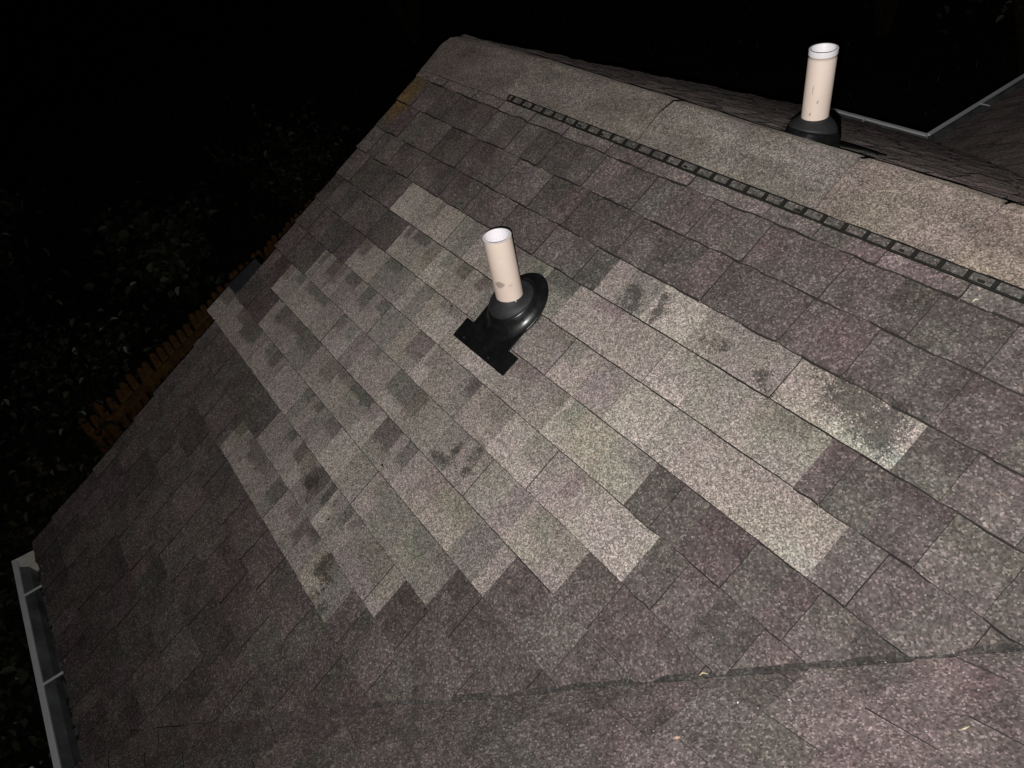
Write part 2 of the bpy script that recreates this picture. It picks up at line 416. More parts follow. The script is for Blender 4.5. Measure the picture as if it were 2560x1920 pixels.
# ------------------------------------------------------------ ridge vent and cap
rv = empty('ridge_vent', (UR, yr, zr)); rv.parent = house; rv.matrix_parent_inverse = house.matrix_world.inverted()
V0 = 1.6600; V1 = 1.679; CAPH = .026; UV0 = -2.425; UV1 = .5
lip = MB(); ax3 = (PA.eu, PA.ev, PA.n); rr = random.Random(3)
n = 90
for i in range(n):                                     # front lip, slightly wavy, in short lengths
    ua = UV0+(UV1-UV0)*i/n; ub = ua+(UV1-UV0)/n
    lip.box(PA.at((ua+ub)/2, V0+.0008*nz(ua*9, 3), .0095+.0012*nz(ua*5, 1)), (ub-ua, .0048, .0065), 0, ax3)
lip.box(PA.at((UV0+UV1)/2, V1+.028, .0125), (UV1-UV0, .010, .014), 0, ax3)        # dark back of the vent
u = UV0+.004
while u < UV1:
    lip.box(PA.at(u+rr.uniform(-.002, .002), (V0+V1)/2+.012, .0115), (.0095, V1-V0+.022, .011), 0, ax3)
    for s_ in (.022, .040):                            # small teeth hanging from the cap in each opening
        s_ += rr.uniform(-.003, .003); r_ = rr.uniform(.0045, .007); dp = rr.uniform(.003, .006)
        lip.prism([PA.at(u+s_-r_, V1+.003, .0175), PA.at(u+s_, V1+.003, .0150-dp), PA.at(u+s_+r_, V1+.003, .0175)], PA.ev*.004)
    lip.box(PA.at(u+.031, V1+.0045, .0195+rr.uniform(-.0008, .0008)), (.062, .007, .0065), 0, ax3)
    if rr.random() < .25: lip.box(PA.at(u+rr.uniform(.01, .05), V0+.008, .0115), (rr.uniform(.006, .02), .005, .006), 0, ax3)   # trapped grit
    u += .0617
lo = lip.build('vent_baffle', M['vent'], rv); lo['label'] = 'black slotted baffle strip along the ridge vent'
fl_ = MB(); fl_.box(PA.at((UV0+UV1)/2, (V0+V1)/2+.012, .0085), (UV1-UV0, V1-V0+.026, .005), 0, ax3, tint=(.10, .094, .087))
fl_.build('vent_floor', M['old'], rv)
# cap shingles, laid over the apex: profile from near edge over the ridge to far edge
joints = [-3.045, -2.40, -1.72, -1.06, -.70, -.22, .15, .6]
CAPC = [(.134, .113, .105), (.160, .144, .129), (.172, .157, .143), (.196, .168, .150), (.212, .178, .155), (.200, .175, .158), (.205, .172, .150), (.2, .18, .16)]
for ci in range(len(joints)-1):
    u0, u1 = joints[ci], joints[ci+1]+.03
    cm = MB(); nu = int((u1-u0)/.02)+2
    prof = []
    va = V1 if ci else 1.650
    capw = VR-va
    for s_ in range(0, 27):
        q_ = -1+2*s_/26.0; prof.append(q_)
    rowsT = []; rowsB = []
    for i in range(nu+1):
        u = u0+(u1-u0)*i/nu
        blend = min(1, max(0, (u+2.98)/.5)) if ci <= 1 else 1
        base_h = .007 + (CAPH-.007)*blend*(1 if ci else .8)
        top = []; bot = []
        for q_ in prof:
            a_ = abs(q_); dd = a_*capw*(1.0 if q_ < 0 else .95)
            # roof line rounded over the apex
            rnd_ = .016*math.exp(-(a_*capw/.034)**2)
            y = yr + (-dd*Cp if q_ < 0 else dd*cos(a2)); z = zr - (dd*Sp if q_ < 0 else dd*sin(a2)) - rnd_
            hh = base_h + .0035*nz(u*2.3, q_*1.5, 4) + .0022*nz(u*8, q_*3, 9) + .003*(1-a_)
            if a_ > .96: hh += .0015*nz(u*30, q_, 2)
            jit = (.0035*nz(u*12, 4+q_)+.002*nz(u*45, 8)) if a_ > .99 else 0
            # each cap overlaps the next one to its left
            hh += .0014*((u-u0)/(u1-u0))
            if q_ > 0: hh -= (base_h-.006)*min(1, a_*1.15)+.004*sin(pi*a_)
            nrm = Vector((0, (-Sp if q_ < 0 else sin(a2))*min(1, a_*3), Cp)).normalized()
            p = Vector((u, y+jit, z)) + nrm*hh
            if ci == 0 and u < -2.9: p.z -= (abs(u+2.9)**2)*.3
            bw = CAPC[ci]; k = .98+.42*nz(u*4, q_*2, 7)+.26*nz(u*13, q_*6, 3)
            tn = tuple(x*k for x in bw)
            if ci == 0 and q_ < -.3: tn = moss_old(u, VR-dd, list(tn)) ; tn = tuple(tn)
            top.append(cm.vert(p, tn)); bot.append(cm.vert(p - nrm*.0045))
        rowsT.append(top); rowsB.append(bot)
    for i in range(nu):
        for j in range(26):
            cm.face((rowsT[i][j], rowsT[i+1][j], rowsT[i+1][j+1], rowsT[i][j+1]), 0)
            cm.face((rowsB[i][j], rowsB[i][j+1], rowsB[i+1][j+1], rowsB[i+1][j]), 1)
        for j, fl2 in ((0, 0), (26, 1)):
            a, b, c_, d_ = rowsB[i][j], rowsB[i+1][j], rowsT[i+1][j], rowsT[i][j]
            cm.face((a, b, c_, d_) if not fl2 else (b, a, d_, c_), 1)
    for i in (0, nu):
        for j in range(26):
            a, b, c_, d_ = rowsB[i][j], rowsT[i][j], rowsT[i][j+1], rowsB[i][j+1]
            cm.face((a, b, c_, d_) if i == nu else (d_, c_, b, a), 1)
    co = cm.build('cap_shingle', [M['new'], M['edge']], rv, smooth=False)
    for p_ in co.data.polygons:
        p_.use_smooth = (p_.material_index == 0)

# ------------------------------------------------------------ fascia, rake boards, gutters, walls
def boardbox(name, a, b, wd, hh, mat, out, parent=house):
    a = Vector(a); b = Vector(b); ax = (b-a).normalized(); o_ = Vector(out).normalized(); up = ax.cross(o_)
    if up.z < 0: up = -up
    q_ = MB(); q_.box((a+b)/2, ((b-a).length, wd, hh), 0, (ax, o_, up)); return q_.build(name, mat, parent)
eA0 = PA.at(UR+.02, VE); zE1 = eA0.z
boardbox('rake_board', PA.at(UR+.02, VE+.02, -.16), PA.at(UR+.02, VR-.03, -.16), .02, .20, M['white'], (-1, 0, 0))
boardbox('rake_board', PF.at(UR+.02, .02, -.16), PF.at(UR+.02, LF-.03, -.16), .02, .20, M['white'], (-1, 0, 0))
boardbox('fascia', (UR+.035, PA.at(0, VE).y+.02, zE1-.12), (XE, PA.at(0, VE).y+.02, zE1-.12), .02, .14, M['white'], (0, -1, 0))
boardbox('fascia', (UR+.035, YE2-.02, ZE2-.12), (XD, YE2-.02, ZE2-.12), .02, .14, M['white'], (0, 1, 0))
boardbox('fascia', (XC+.02, PA.at(0, VE).y-.13, zE1-.12+.09), (XC+.02, -2.6, zE1-.12+.09), .02, .14, M['white'], (-1, 0, 0))
boardbox('fascia', (XD+.02, YE2, ZE2-.12), (XD+.02, 8.5, ZE2-.12), .02, .14, M['white'], (-1, 0, 0))

def gutter(a, b, out, depth=.105, hgt=.11, top=0.0, hang=(), caps=(True, True), hgstep=None, debris=True):
    """K-style trough from a to b (top of its back edge), opening up, outer lip on the side 'out'"""
    a = Vector(a); b = Vector(b); ax = (b-a).normalized(); o_ = Vector(out); up = Vector((0, 0, 1)); L = (b-a).length
    g = MB(); prof = [(0, 0), (0, -hgt), (.62*depth, -hgt), (.70*depth, -.6*hgt), (.95*depth, -.35*hgt), (depth, -.02), (depth, .004), (depth-.021, .004), (depth-.021, -.006)]
    inner = [(depth-.0195, -.008), (depth-.006, -.008), (depth-.006, -.02), (.93*depth, -.35*hgt), (.68*depth, -.58*hgt), (.60*depth, -hgt+.004), (.004, -hgt+.004), (.004, 0)]
    loop = prof+inner
    nseg = 24; rows = []
    for i in range(nseg+1):
        p = a+ax*(L*i/nseg)
        wob = .0015*nz(i*.7, 3)
        rows.append([g.vert(p+o_*x+up*(z+wob)) for x, z in loop])
    for i in range(nseg):
        for j in range(len(loop)):
            j2 = (j+1) % len(loop)
            mi = 1 if 10 <= j <= 15 else 0
            g.face((rows[i][j], rows[i+1][j], rows[i+1][j2], rows[i][j2]), mi)
    g.face(rows[0][::-1]); g.face(rows[-1])
    go = g.build('gutter', [M['white'], M['gutter_in']], house)
    for cap, p, s_ in ((caps[0], a, -1), (caps[1], b, 1)):
        if cap:
            c_ = MB(); pts = [(0, .0), (0, -hgt), (.62*depth, -hgt), (.70*depth, -.6*hgt), (.95*depth, -.35*hgt), (depth, -.02), (depth, .006)]
            c_.prism([p+o_*x+up*z+ax*(s_*.0005) for x, z in pts], ax*(s_*.004)); 
            c_.build('end_cap', M['cream'], go)
    for u_ in hang:
        h_ = MB(); p = a+ax*u_
        h_.box(p+o_*(depth/2-.004)+up*.001+ax*0, (.009, depth-.006, .004), 0, (ax, (o_+up*.0).normalized(), up)); h_.build('gutter_strap', M['white'], go)
    return go
ye1 = PA.at(0, VE).y
g1 = gutter((UR+.03, ye1+.005, zE1-.012), (XC+.01, ye1+.005, zE1-.012), (0, -1, 0), hang=(.23, .72), caps=(True, False), depth=.108)
g1['label'] = 'white gutter with straps and grimy trough at lower left'
g2 = gutter((XC-.005, ye1-.125, zE1+.075), (XC-.005, -2.6, zE1+.075), (-1, 0, 0), hang=(.3, .9), caps=(False, True))
g3 = gutter((UR+.03, YE2-.005, ZE2-.012), (XD-.09, YE2-.005, ZE2-.012), (0, 1, 0), hang=(.4,), caps=(True, False)); g3['label'] = 'thin white gutter edge behind the ridge'
g4 = gutter((XD+.005, YE2+.10, ZE2-.012), (XD+.005, 8.5, ZE2-.012), (-1, 0, 0), hang=(.5, 1.3), caps=(False, True)); g4['label'] = 'white gutter edge of the wing in the upper right corner'
# crumbs and old leaves lying in the near gutter
rg = random.Random(21)
gd = MB()
for i in range(70):
    x = UR+.05+rg.random()**1.2*1.0; y = ye1-rg.uniform(.015, .07); z = zE1-.012-.104
    r_ = rg.uniform(.004, .015); t_ = rg.uniform(.3, 1)
    a_ = rg.uniform(0, pi); k_ = rg.uniform(.35, .9)
    pts = [(x+r_*cos(a_+q_*pi/3)*(1 if q_ % 3 else 1.4), y+r_*k_*sin(a_+q_*pi/3), z+.004+rg.uniform(0, .006)) for q_ in range(6)]
    ids = [gd.vert(p, (.09*t_, .075*t_, .05*t_)) for p in pts]; gd.face(ids)
go_ = gd.build('gutter_debris', M['leaf2'], None); tag(go_, 'wet leaf crumbs and grit lying in the lower left gutter', 'debris', kind='stuff')

# walls, gable and a window
WZ = zE1-.16
def wallbox(a, b, z0, z1, th=.12):
    a = Vector((*a, 0)); b = Vector((*b, 0)); ax = (b-a).normalized(); o_ = Vector((-ax.y, ax.x, 0)); q_ = MB()
    nb_ = max(1, int((z1-z0)/.13))
    q_.box(Vector(((a.x+b.x)/2, (a.y+b.y)/2, (z0+z1)/2)), ((b-a).length, th, z1-z0), 0, (ax, o_, Vector((0, 0, 1))))
    for i in range(nb_):   # lap siding
        zc = z0+(z1-z0)*(i+.5)/nb_
        q_.box(Vector(((a.x+b.x)/2, (a.y+b.y)/2, zc-.01))+o_*0, ((b-a).length+.004, th+.018, .1), 0, (ax, o_, Vector((0, 0, 1))))
    return q_.build('wall', M['siding'], house)
xw = UR+.30
wallbox((xw, ye1+.32), (xw, YE2-.32), .0, WZ)
wallbox((xw+.08, ye1+.32), (XE+.2, ye1+.32), .0, WZ)
wallbox((XE+.3, ye1+.2), (XE+.3, -2.4), .0, WZ)
wallbox((xw+.08, YE2-.32), (XD+.2, YE2-.32), .0, WZ)
wallbox((XD+.3, YE2-.2), (XD+.3, 8.2), .0, WZ)
wallbox((XE+.4, -2.35), (XW+3.4, -2.35), .0, WZ)
wallbox((XD+.4, 8.2), (XW+3.4, 8.2), .0, WZ)
wallbox((XW+3.4, -2.3), (XW+3.4, 8.1), .0, zt-3.8*T)
gm = MB(); gm.prism([(xw-.05, ye1+.34, WZ), (xw-.05, YE2-.34, WZ), (xw-.05, yr, zr-.10)], (.1, 0, 0)); gm.build('gable_wall', M['siding'], house)
gm = MB(); gm.prism([(XE+.5, -2.40, WZ), (XW+3.3, -2.40, WZ), (XW, -2.40, zt-.10)], (0, .1, 0)); gm.build('gable_wall', M['siding'], house)
gm = MB(); gm.prism([(XD+.5, 8.25, WZ), (XW+3.3, 8.25, WZ), (XW, 8.25, zt2-.10)], (0, -.1, 0)); gm.build('gable_wall', M['siding'], house)
sf = MB(); sf.box((UR+.16, (ye1+YE2)/2, WZ+.06), (.26, YE2-ye1-.1, .02)); sf.build('soffit', M['white'], house)
wf = MB(); wx = xw-.085
for (dy, dz, sy, sz) in ((0, .62, 1.0, .07), (0, -.62, 1.0, .07), (-.47, 0, .07, 1.18), (.47, 0, .07, 1.18), (0, 0, .88, .04)): wf.box((wx, 1.2+dy, 1.5+dz), (.05, sy, sz))
wo_ = wf.build('window', M['white'], house); pn = MB(); pn.box((wx+.012, 1.2, 1.5), (.012, .9, 1.2)); pn.build('pane', M['glass'], wo_)

# ------------------------------------------------------------ plumbing vents
def ring_strip(mb, a, b, flip=False, mi=0):
    n = len(a)
    for i in range(n):
        f = (a[i], a[(i+1) % n], b[(i+1) % n], b[i]); mb.face(f[::-1] if flip else f, mi)
def vent(label, base, P, sg, r, top_z, lean, white_len, flare, plate, fr, seed):
    """base: point on the roof plane under the pipe axis; P: roof plane; sg: dz/dy of the roof"""
    root = empty('plumbing_vent', base); tag(root, label, 'vent pipe', 'plumbing vent pipes on the roof')
    base = Vector(base); N = 56
    # pipe: outer wall, rim, inner wall
    pm = MB(); zb = base.z+.02; zt_ = top_z
    def ring(rad, z, st=0):
        out = []
        for i in range(N):
            a = 2*pi*i/N; f = (z-zb)/(zt_-zb)
            s_ = 0
            if st: 
                s_ = st(a, z)
            out.append(pm.vert(base+Vector((rad*cos(a)+lean[0]*f, rad*sin(a)+lean[1]*f, z-base.z)), (1, 1, 1), s_))
        return out
    def stn(a, z):
        da = lambda c_: abs((a-c_+pi) % (2*pi)-pi)
        s_ = 0
        for (ac, zc, aw, zw, k) in seed:
            d_ = (da(ac)/aw)**2+((z-zc)/zw)**2
            if d_ < 1: s_ = max(s_, k*(1-d_))
        return s_
    nz_ = 26; zw = zt_-white_len
    rings = [ring(r, zb+(zw-zb)*i/nz_, stn) for i in range(nz_+1)]
    for i in range(nz_): ring_strip(pm, rings[i], rings[i+1], mi=0)
    if white_len > 0.012:
        zs = [zw+.0005, zw+white_len*.4, zw+white_len*.8, zt_]; rs = [r+.0006, r+.001, r+flare*.6, r+flare]
        last = ring(r+.0006, zw)
        ring_strip(pm, rings[-1], last, mi=1)
        for z, rad in zip(zs, rs):
            nx = ring(rad, z); ring_strip(pm, last, nx, mi=1); last = nx
    else:
        last = ring(r, zw); nx = ring(r, zt_-.0012); ring_strip(pm, last, nx, mi=1); last = nx
    ri = r-.0062
    tp = ring(r+flare-.001, zt_+.0008); ring_strip(pm, last, tp, mi=1)
    t2_ = ring(ri+flare+.001, zt_+.0008); ring_strip(pm, tp, t2_, mi=1)
    t3 = ring(ri+flare*.8, zt_-.002); ring_strip(pm, t2_, t3, mi=1)
    b3 = ring(ri, zt_-.05 if flare else zt_-.2); ring_strip(pm, t3, b3, mi=1)
    b4 = ring(ri, zb); ring_strip(pm, b3, b4, mi=1)
    po = pm.build('pipe', [M['pipe'], M['pvc']], root, smooth=True)
    # flashing: flat plate, hard cone, rubber dome and collar
    fp = MB(); fp.prism(plate, P.n*.004)
    fo_ = fp.build('flashing_plate', M['blackpl'], root, bevel=.0012)
    cm = MB()
    rings = []
    for (zc, rad, tau, oy) in fr:
        row = []
        for i in range(N):
            a = 2*pi*i/N; x = rad*cos(a); y = rad*sin(a)*(1.0+.10*tau)+oy
            row.append(cm.vert(base+Vector((x, y, zc+sg*y*tau))))
        rings.append(row)
    for i in range(len(rings)-1): ring_strip(cm, rings[i], rings[i+1])
    cm.build('flashing_cone', M['blackpl'], root, smooth=True)
    return root

def rubber(root, base, sg, fr):
    base = Vector(base); N = 56; cm = MB(); rings = []
    for (zc, rad, tau, oy) in fr:
        row = []
        for i in range(N):
            a = 2*pi*i/N; x = rad*cos(a); y = rad*sin(a)+oy
            row.append(cm.vert(base+Vector((x, y, zc+sg*y*tau))))
        rings.append(row)
    for i in range(len(rings)-1): ring_strip(cm, rings[i], rings[i+1])
    return cm.build('rubber_boot', M['rubber'], root, smooth=True)

# near vent: pipe joins its boot about 7 cm above the shingles
RR = Vector
def ray(px, py): return (CX*(px-1280) - CY*(py-960) - CZ*1871.5)
d_ = ray(1274, 737); hj = .075
s_ = (hj-K)/(d_.z-T*d_.y); J = Vector((0, 0, H))+d_*s_
B1 = Vector((J.x, J.y, H-K+T*J.y))
dep = (J-Vector((0, 0, H))).dot(-CZ); r1 = 34.5/1871.5*dep
pl = []
for i in range(25):                        # neck with round head, then the wide foot
    a = -.15+(pi+.30)*i/24; pl.append((-1.652+.102*cos(a), 1.035+.102*sin(a)))
pl = pl + [(-1.752, .925), (-1.790, .925), (-1.790, .852), (-1.506, .852), (-1.503, .922), (-1.552, .922)]
plate1 = [PA.at(u, v, .0125) for u, v in pl]
TOPZ1 = J.z+.207
print('vent1', B1, J, r1)
A0 = atan2(-B1.y, -B1.x)                   # the side of the pipe that faces the camera
def az(px_off): return A0+px_off
sm1 = [(A0-.55, J.z+.065, .55, .016, 1.15), (A0+.2, J.z+.06, .5, .010, .7), (A0+.1, J.z+.022, .05, .012, 1.3), (A0-.1, J.z+.028, .3, .003, 1.2), (A0+.35, TOPZ1-.004, .3, .0025, 1.1)]
v1 = vent('beige painted vent pipe in the middle of the lighter shingle patch', B1, PA, T, r1, TOPZ1, (-.004, 0), .0, 0.0, plate1,
          [(.012, .104, 1.0, .010), (.017, .104, 1.0, .010), (.0185, .1015, 1.0, .010), (.022, .094, .98, .008), (.030, .086, .9, .006), (.040, .0795, .8, .004), (.052, .0745, .7, .002), (.056, .0715, .68, .002), (.056, .05, .6, 0)], sm1)
rubber(v1, B1, T, [(.054, .0725, .66, .002), (.0575, .0735, .64, .001), (.0615, .072, .60, .001), (.067, .066, .48, 0), (.071, .058, .30, 0), (.0735, r1+.006, .12, 0), (.077, r1+.0035, .04, 0), (.0785, r1+.0006, 0, 0)])
for (u, v) in ((-1.74, .868), (-1.60, .866)):
    s__ = MB(); c0 = PA.at(u, v, .0165)
    s__.prism([c0+PA.eu*(.0032*cos(i*pi/4))+PA.ev*(.0032*sin(i*pi/4)) for i in range(8)], PA.n*.0016); so = s__.build('nail_head', M['steel'], v1)
# glue bead glinting where the pipe meets the boot
gb = MB(); gp = J+Vector((cos(A0+.33)*(r1+.002), sin(A0+.33)*(r1+.002), .0015))
for i in range(5):
    for j in range(8):
        th_ = pi*(i+.5)/5; a = 2*pi*j/8; gb.vert(gp+Vector((sin(th_)*cos(a), sin(th_)*sin(a), cos(th_)))*.0032)
for i in range(4):
    for j in range(8): gb.face((i*8+j, (i+1)*8+j, (i+1)*8+(j+1) % 8, i*8+(j+1) % 8))
gb.face(list(range(8))); gb.face(list(range(39, 31, -1)))
gb.build('glue_bead', simple('clear_glue', (.5, .5, .5), .15, .8, .0), v1, smooth=True)

# far vent, just behind the ridge
zf = lambda y: zr-t2*(y-yr)
d_ = ray(2036, 290); k_ = (zr+t2*yr+.082-H)/(d_.z+t2*d_.y); J2 = Vector((0, 0, H))+d_*k_; dep2 = (J2-Vector((0, 0, H))).dot(-CZ)
B2 = Vector((J2.x, J2.y, zf(J2.y))); r2 = 32.5/1871.5*dep2
print('vent2', B2, J2, r2, J2.z-B2.z)
hh2 = J2.z-B2.z
A2 = atan2(-B2.y, -B2.x)
sm2 = [(A2-.55, J2.z+.15, .07, .006, 1.4), (A2-.42, J2.z+.018, .06, .008, 1.5), (A2+.05, J2.z+.055, .10, .003, 1.3), (A2-.4, J2.z+.09, .06, .03, .8), (A2+.75, J2.z+.06, .2, .05, .5)]
pl = []
vb = (YE2-B2.y)/cos(a2)
for i in range(25):
    a = -.15+(pi+.3)*i/24; pl.append((B2.x+.076*cos(a), vb+.078*sin(a)))
pl = pl+[(B2.x-.1, vb-.11), (B2.x-.14, vb-.11), (B2.x-.14, vb-.18), (B2.x+.14, vb-.18), (B2.x+.14, vb-.11), (B2.x+.1, vb-.11)]
plate2 = [PF.at(u, v, .0125) for u, v in pl]
hs = hh2-.075
v2 = vent('beige vent pipe with white top standing behind the roof ridge', B2, PF, -t2, r2, J2.z+.188, (.004, .004), .014, .0008, plate2,
          [(.010, .076, 1.0, 0), (.016, .076, 1.0, 0), (.019, .074, .98, 0), (.030, .0725, .85, 0), (.040, .0705, .65, 0), (.046, .069, .60, 0), (.050, .05, .6, 0)], sm2)
rubber(v2, B2, -t2, [(.042, .067, .62, 0), (.048, .0685, .58, .0), (.055, .067, .48, .0), (.062, .062, .34, 0), (.069, .055, .22, 0), (.0745, .048, .12, 0), (.078, r2+.006, .06, 0), (.0825, r2+.004, .0, 0), (.084, r2+.0006, 0, 0)])

# ------------------------------------------------------------ little things on the roof
def crumb(name, label, cat, u, v, L, wd, ang, col, P=PA, hgt=.011, rough=.7):
    """a small curved blade or lump lying on the shingles"""
    mb = MB(); n = 7; rr_ = random.Random(int(abs(u*1000)+abs(v*777)))
    ca, sa = cos(ang), sin(ang); rows = []
    for i in range(n):
        f = i/(n-1); wv = wd*(sin(pi*(f*.86+.07))**.7)*rr_.uniform(.75, 1.2); bow = .18*L*sin(pi*f)*rr_.uniform(.8, 1.1); x = (f-.5)*L
        row = []
        for j in range(6):
            a = 2*pi*j/6; y = wv/2*cos(a)+bow; z = max(-.4, sin(a))*wd*.28+.002+.003*sin(pi*f)
            row.append(mb.vert(P.at(u+x*ca-y*sa, v+x*sa+y*ca, hgt+z)))
        rows.append(row)
    for i in range(n-1):
        for j in range(6): mb.face((rows[i][j], rows[i][(j+1) % 6], rows[i+1][(j+1) % 6], rows[i+1][j]))
    mb.face(rows[0]); mb.face(rows[-1][::-1])
    o_ = mb.build(name, simple(name+'_col', col, rough, .4, .25, 200), None, smooth=True); tag(o_, label, cat); return o_
straw = (.50, .42, .27); dark = (.012, .008, .007)
crumb('dry_leaf_sliver', 'pale straw coloured leaf sliver lying in the valley below the patch', 'leaf', -.524, .638, .020, .004, .9, straw, hgt=.012)
crumb('seed_husk', 'tan oval seed husk on the slope below the valley', 'seed', PB.o.y+1.2-.0, .0, .001, .001, 0, straw) if False else None
crumb('dry_leaf_sliver', 'cream leaf sliver on the course just below the ridge vent at right', 'leaf', -.583, 1.622, .014, .0035, 1.1, (.62, .58, .40), hgt=.010)
crumb('grit_crumb', 'small dark crumb at the course edge left of the black pipe boot', 'debris', -1.889, .921, .016, .006, -.35, dark, hgt=.008)
crumb('grit_crumb', 'dark crumb on the patch between the boot and the left dark stains', 'debris', -1.662, .398, .014, .006, .1, dark, hgt=.010)
crumb('grit_crumb', 'tiny dark crumb near the lower left part of the patch', 'debris', -1.693, .155, .008, .005, .6, dark, hgt=.010)
crumb('grit_crumb', 'round dark crumb at the third bottom tip of the patch', 'debris', -1.186, .236, .010, .008, .6, dark, hgt=.008)
crumb('grit_crumb', 'dark crumb at the left end of the second lowest patch row', 'debris', -2.284, .118, .009, .006, .8, dark, hgt=.009)
def onB(px, py):
    d = ray(px, py); z0 = PB.o.z
    n_ = PB.n; s = (PB.o-Vector((0, 0, H))).dot(n_)/d.dot(n_); p = Vector((0, 0, H))+d*s; r = p-PB.o; return r.dot(PB.eu), r.dot(PB.ev)
for (px, py, nm, lb, cat, L, wd, an, col) in ((1697, 1855, 'seed_husk', 'tan oval seed husk near the bottom edge below the valley', 'seed', .013, .009, .7, (.42, .30, .22)),
        (2417, 1833, 'dry_leaf_sliver', 'thin tan sliver in the lower right corner of the roof', 'leaf', .014, .004, .4, straw),
        (1850, 1768, 'seed_husk', 'white speck of grit on the slope below the valley', 'seed', .005, .004, 0, (.7, .68, .62)),
        (1978, 1762, 'seed_husk', 'pinkish speck of grit beside the purple shingle below the valley', 'seed', .005, .004, 1, (.6, .5, .48))):
    u, v = onB(px, py); crumb(nm, lb, cat, u, v, L, wd, an, col, P=PB, hgt=.009)
for (u, v, L, a, lb) in ((-2.845, -.985, .020, .3, 'upper of two cream husks at the left gutter edge'), (-2.80, -.990, .018, .4, 'lower of two cream husks at the left gutter edge'), (-2.30, -.985, .022, .2, 'single pale sliver on the roof edge beside the gutter straps')):
    crumb('seed_husk', lb, 'seed', u, v, L, .008, a, (.34, .31, .24), hgt=.010)

# ------------------------------------------------------------ ground, fence and planting
gmb = MB(); n = 48; S_ = 120
for j in range(n+1):
    for i in range(n+1):
        x = -S_+2*S_*i/n; y = -S_+2*S_*j/n; gmb.vert((x, y, 0))
for j in range(n):
    for i in range(n): gmb.face((j*(n+1)+i, j*(n+1)+i+1, (j+1)*(n+1)+i+1, (j+1)*(n+1)+i))
go = gmb.build('ground', M['ground']); tag(go, 'dark lawn around the house', kind='structure')
mb = MB(); pts = []
for i in range(40):
    a = 2*pi*i/40; pts.append((-5.9+2.7*cos(a)*(1+.12*nz(cos(a)*2, sin(a)*2)), .6+5.2*sin(a)*(1+.1*nz(sin(a)*3, 4)), .012))
mb.prism(pts, (0, 0, .02)); mo = mb.build('planting_bed', M['mulch']); tag(mo, 'dark mulch bed beside the house', kind='structure')

# wooden picket fence, rusty orange brown
q = NT('orange_brown_fence_wood'); c = q.ramp(q.noise(11, 6, .75), [(.3, (.075, .037, .012)), (.5, (.20, .088, .024)), (.7, (.33, .20, .055))]); q.l(c, q.b.inputs['Base Color']); q.b.inputs['Roughness'].default_value = .8; M['picket'] = q.m
F0 = Vector((-6.55, -1.0, 0)); F1 = Vector((-9.6, 3.6, 0)); fd = (F1-F0).normalized(); fn = Vector((-fd.y, fd.x, 0)); FL = (F1-F0).length
fence = empty('picket_fence', F0); tag(fence, 'orange brown wooden picket fence running along the left side of the house', 'fence')
npk = 54
def picket_mesh(seed):
    b_ = MB(); r = random.Random(seed); hgt = .92+r.uniform(-.03, .03); w_ = .072
    pr = [(-w_/2, .05), (w_/2, .05), (w_/2, hgt-.05), (w_*.3, hgt-.012), (0, hgt), (-w_*.3, hgt-.012), (-w_/2, hgt-.05)]
    b_.prism([fd*x+Vector((0, 0, z))+fn*.011 for x, z in pr], -fn*.022); return b_
for i in range(npk):
    r = random.Random(i)
    o_ = picket_mesh(i).build('picket', M['picket'], None); o_.parent = fence
    o_.location = fd*(FL*(i+.5)/npk)+fn*r.uniform(-.006, .006); o_.rotation_euler = (r.uniform(-.02, .02), r.uniform(-.02, .02), 0)
for z in (.22, .72):
    b_ = MB(); b_.box(fd*(FL/2)+Vector((0, 0, z))-fn*.035, (FL, .04, .085), 0, (fd, fn, Vector((0, 0, 1)))); o_ = b_.build('rail', M['picket'], None); o_.parent = fence
for i in range(3):
    b_ = MB(); b_.box(fd*(FL*(.03+.47*i))+Vector((0, 0, .42))-fn*.10, (.09, .09, .84), 0, (fd, fn, Vector((0, 0, 1)))); o_ = b_.build('post', M['picket'], None); o_.parent = fence

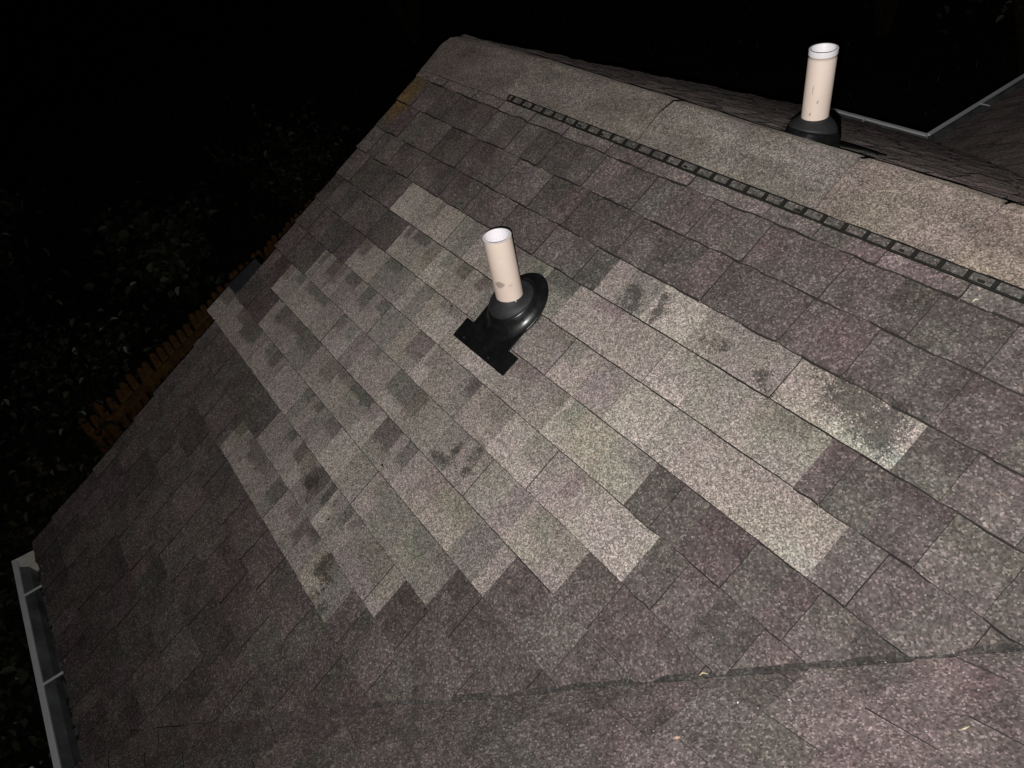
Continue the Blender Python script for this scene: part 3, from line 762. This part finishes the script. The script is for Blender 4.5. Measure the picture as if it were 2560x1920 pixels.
def shrub(name, label, cat, loc, rad, hgt, nleaf, lsize, mat, seed, group=None, shape='mound', long=1.5):
    r = random.Random(seed); root = empty(name, loc); tag(root, label, cat, group)
    st = MB(); tips = []
    nb = 9 if shape != 'tree' else 14
    for i in range(nb):
        a = 2*pi*i/nb+r.uniform(-.3, .3); R_ = rad*r.uniform(.35, .85)
        p0 = Vector((r.uniform(-.05, .05), r.uniform(-.05, .05), 0)); p2 = Vector((R_*cos(a), R_*sin(a), hgt*r.uniform(.65, .98))); p1 = (p0+p2)/2+Vector((0, 0, hgt*.18))
        prev = None; nn_ = 7
        for k in range(nn_+1):
            f = k/nn_; p = p0*(1-f)**2+p1*2*f*(1-f)+p2*f*f; rr_ = (.016 if shape != 'tree' else .05)*(1-f*.8)
            row = [st.vert(p+Vector((rr_*cos(q_*pi/2.5), rr_*sin(q_*pi/2.5), 0))) for q_ in range(5)]
            if prev:
                for q_ in range(5): st.face((prev[q_], prev[(q_+1) % 5], row[(q_+1) % 5], row[q_]))
            prev = row
            if f > .3: tips.append((p, f))
    o1 = st.build('stems', M['stem'], None); o1.parent = root
    lf = MB()
    clusters = [Vector((r.gauss(0, .42)*rad, r.gauss(0, .42)*rad, hgt*r.uniform(.35, 1.0))) for _ in range(int(8+rad*10))]
    for i in range(nleaf):
        if r.random() < .5: p = r.choice(tips)[0]+Vector((r.gauss(0, .16), r.gauss(0, .16), r.gauss(0, .12)))*min(1, rad)
        else: p = r.choice(clusters)+Vector((r.gauss(0, .17), r.gauss(0, .17), r.gauss(0, .10)))*max(.6, rad)
        if p.z < .04: p.z = .04
        L = lsize*r.uniform(.6, 1.3); wd = L/long*r.uniform(.8, 1.15)
        n_ = Vector((r.gauss(0, .6), r.gauss(0, .6), 1)).normalized(); ax = n_.cross(Vector((r.gauss(0, 1), r.gauss(0, 1), r.gauss(0, .3)))).normalized(); sd = n_.cross(ax)
        t_ = r.random()**2.2
        out = [(0, 0), (.18, .36), (.45, .5), (.75, .34), (1, 0), (.75, -.34), (.45, -.5), (.18, -.36)]
        mid0 = lf.vert(p, (t_, t_, t_)); ids = [lf.vert(p+ax*(x*L)+sd*(y*wd)+n_*(abs(y)*wd*.35-x*x*L*.25), (t_, t_, t_)) for x, y in out]
        lf.face((ids[0], ids[1], ids[2], ids[3], ids[4])); lf.face((ids[0], ids[4], ids[5], ids[6], ids[7]))
    o2 = lf.build('foliage', mat, None); o2.parent = root
    return root
SG = 'garden shrubs beside the house'
shrub('shrub', 'broad green shrub with pale glinting leaves left of the picket fence', 'shrub', (-7.9, -1.0, .01), 1.2, 1.1, 900, .075, M['leaf'], 1, SG)
shrub('shrub', 'leafy shrub between the picket fence and the roof corner', 'shrub', (-5.9, -1.55, .01), .9, 1.0, 700, .075, M['leaf2'], 2, SG)
shrub('shrub', 'shrub with clustered round leaves beyond the picket fence', 'shrub', (-9.3, .55, .01), .9, 1.3, 620, .11, M['leaf'], 3, SG, long=1.2)
shrub('shrub', 'shrub showing a few bright leaves below the gutter corner', 'shrub', (-4.75, -1.95, .01), .7, 1.1, 460, .085, M['leaf'], 4, SG)
shrub('shrub', 'dim shrub at the far left edge with sparse long leaves', 'shrub', (-11.6, -1.3, .01), 1.1, 1.5, 420, .12, M['leaf'], 5, SG, long=2.2)
shrub('shrub', 'low shrub below the gutter in the lower left corner', 'shrub', (-3.95, -2.25, .01), .6, .9, 360, .07, M['leaf'], 6, SG)
shrub('shrub', 'faint olive shrub behind the fence near the upper rake', 'shrub', (-10.2, 2.6, .01), 1.2, 1.4, 700, .08, M['leaf2'], 8, SG)
for i, (x, y, rad, h_, lb) in enumerate(((-7.5, 12.0, 1.5, 3.4, 'dark leafy tree behind the far pipe'), (-4.9, 11.4, 1.5, 3.0, 'dark leafy tree above the inside gutter corner'), (-15.5, 7.5, 2.0, 4.0, 'dark leafy tree beyond the ridge end'))):
    shrub('garden_tree', lb, 'tree', (x, y, .01), rad, h_, 700, .10, M['leaf2'], 30+i, 'trees behind the house', shape='tree')
# fallen leaves and grass around the beds
r = random.Random(77); fl3 = MB()
for i in range(2600):
    x = r.uniform(-13, -3.4); y = r.uniform(-4, 5); L = r.uniform(.04, .09); a = r.uniform(0, 2*pi); t_ = r.random()**2
    p = Vector((x, y, .04+r.uniform(0, .03))); ax = Vector((cos(a), sin(a), r.uniform(-.3, .3))); sd = Vector((-sin(a), cos(a), r.uniform(-.4, .4)))
    ids = [fl3.vert(p+ax*(L*u)+sd*(L*.6*v), (t_, t_, t_)) for u, v in ((0, 0), (.3, .4), (.7, .35), (1, 0), (.7, -.35), (.3, -.4))]; fl3.face(ids)
o_ = fl3.build('fallen_leaves', M['leaf2']); tag(o_, 'fallen leaves scattered over the ground left of the house', 'leaves', kind='stuff')
gr = MB()
for i in range(14000):
    x = r.uniform(-20, -3.3); y = r.uniform(-4, 16)
    if x > -3.6 and y < 9: continue
    a = r.uniform(0, 2*pi); h_ = r.uniform(.04, .11); t_ = r.random()*.35; l_ = Vector((r.gauss(0, .03), r.gauss(0, .03), h_))
    p = Vector((x, y, .0)); s__ = Vector((cos(a), sin(a), 0))*.006
    ids = [gr.vert(p-s__, (t_, t_, t_)), gr.vert(p+s__, (t_, t_, t_)), gr.vert(p+l_, (t_, t_, t_))]; gr.face(ids)
o_ = gr.build('grass', M['leaf2']); tag(o_, 'dark grass of the lawn', 'grass', kind='stuff')
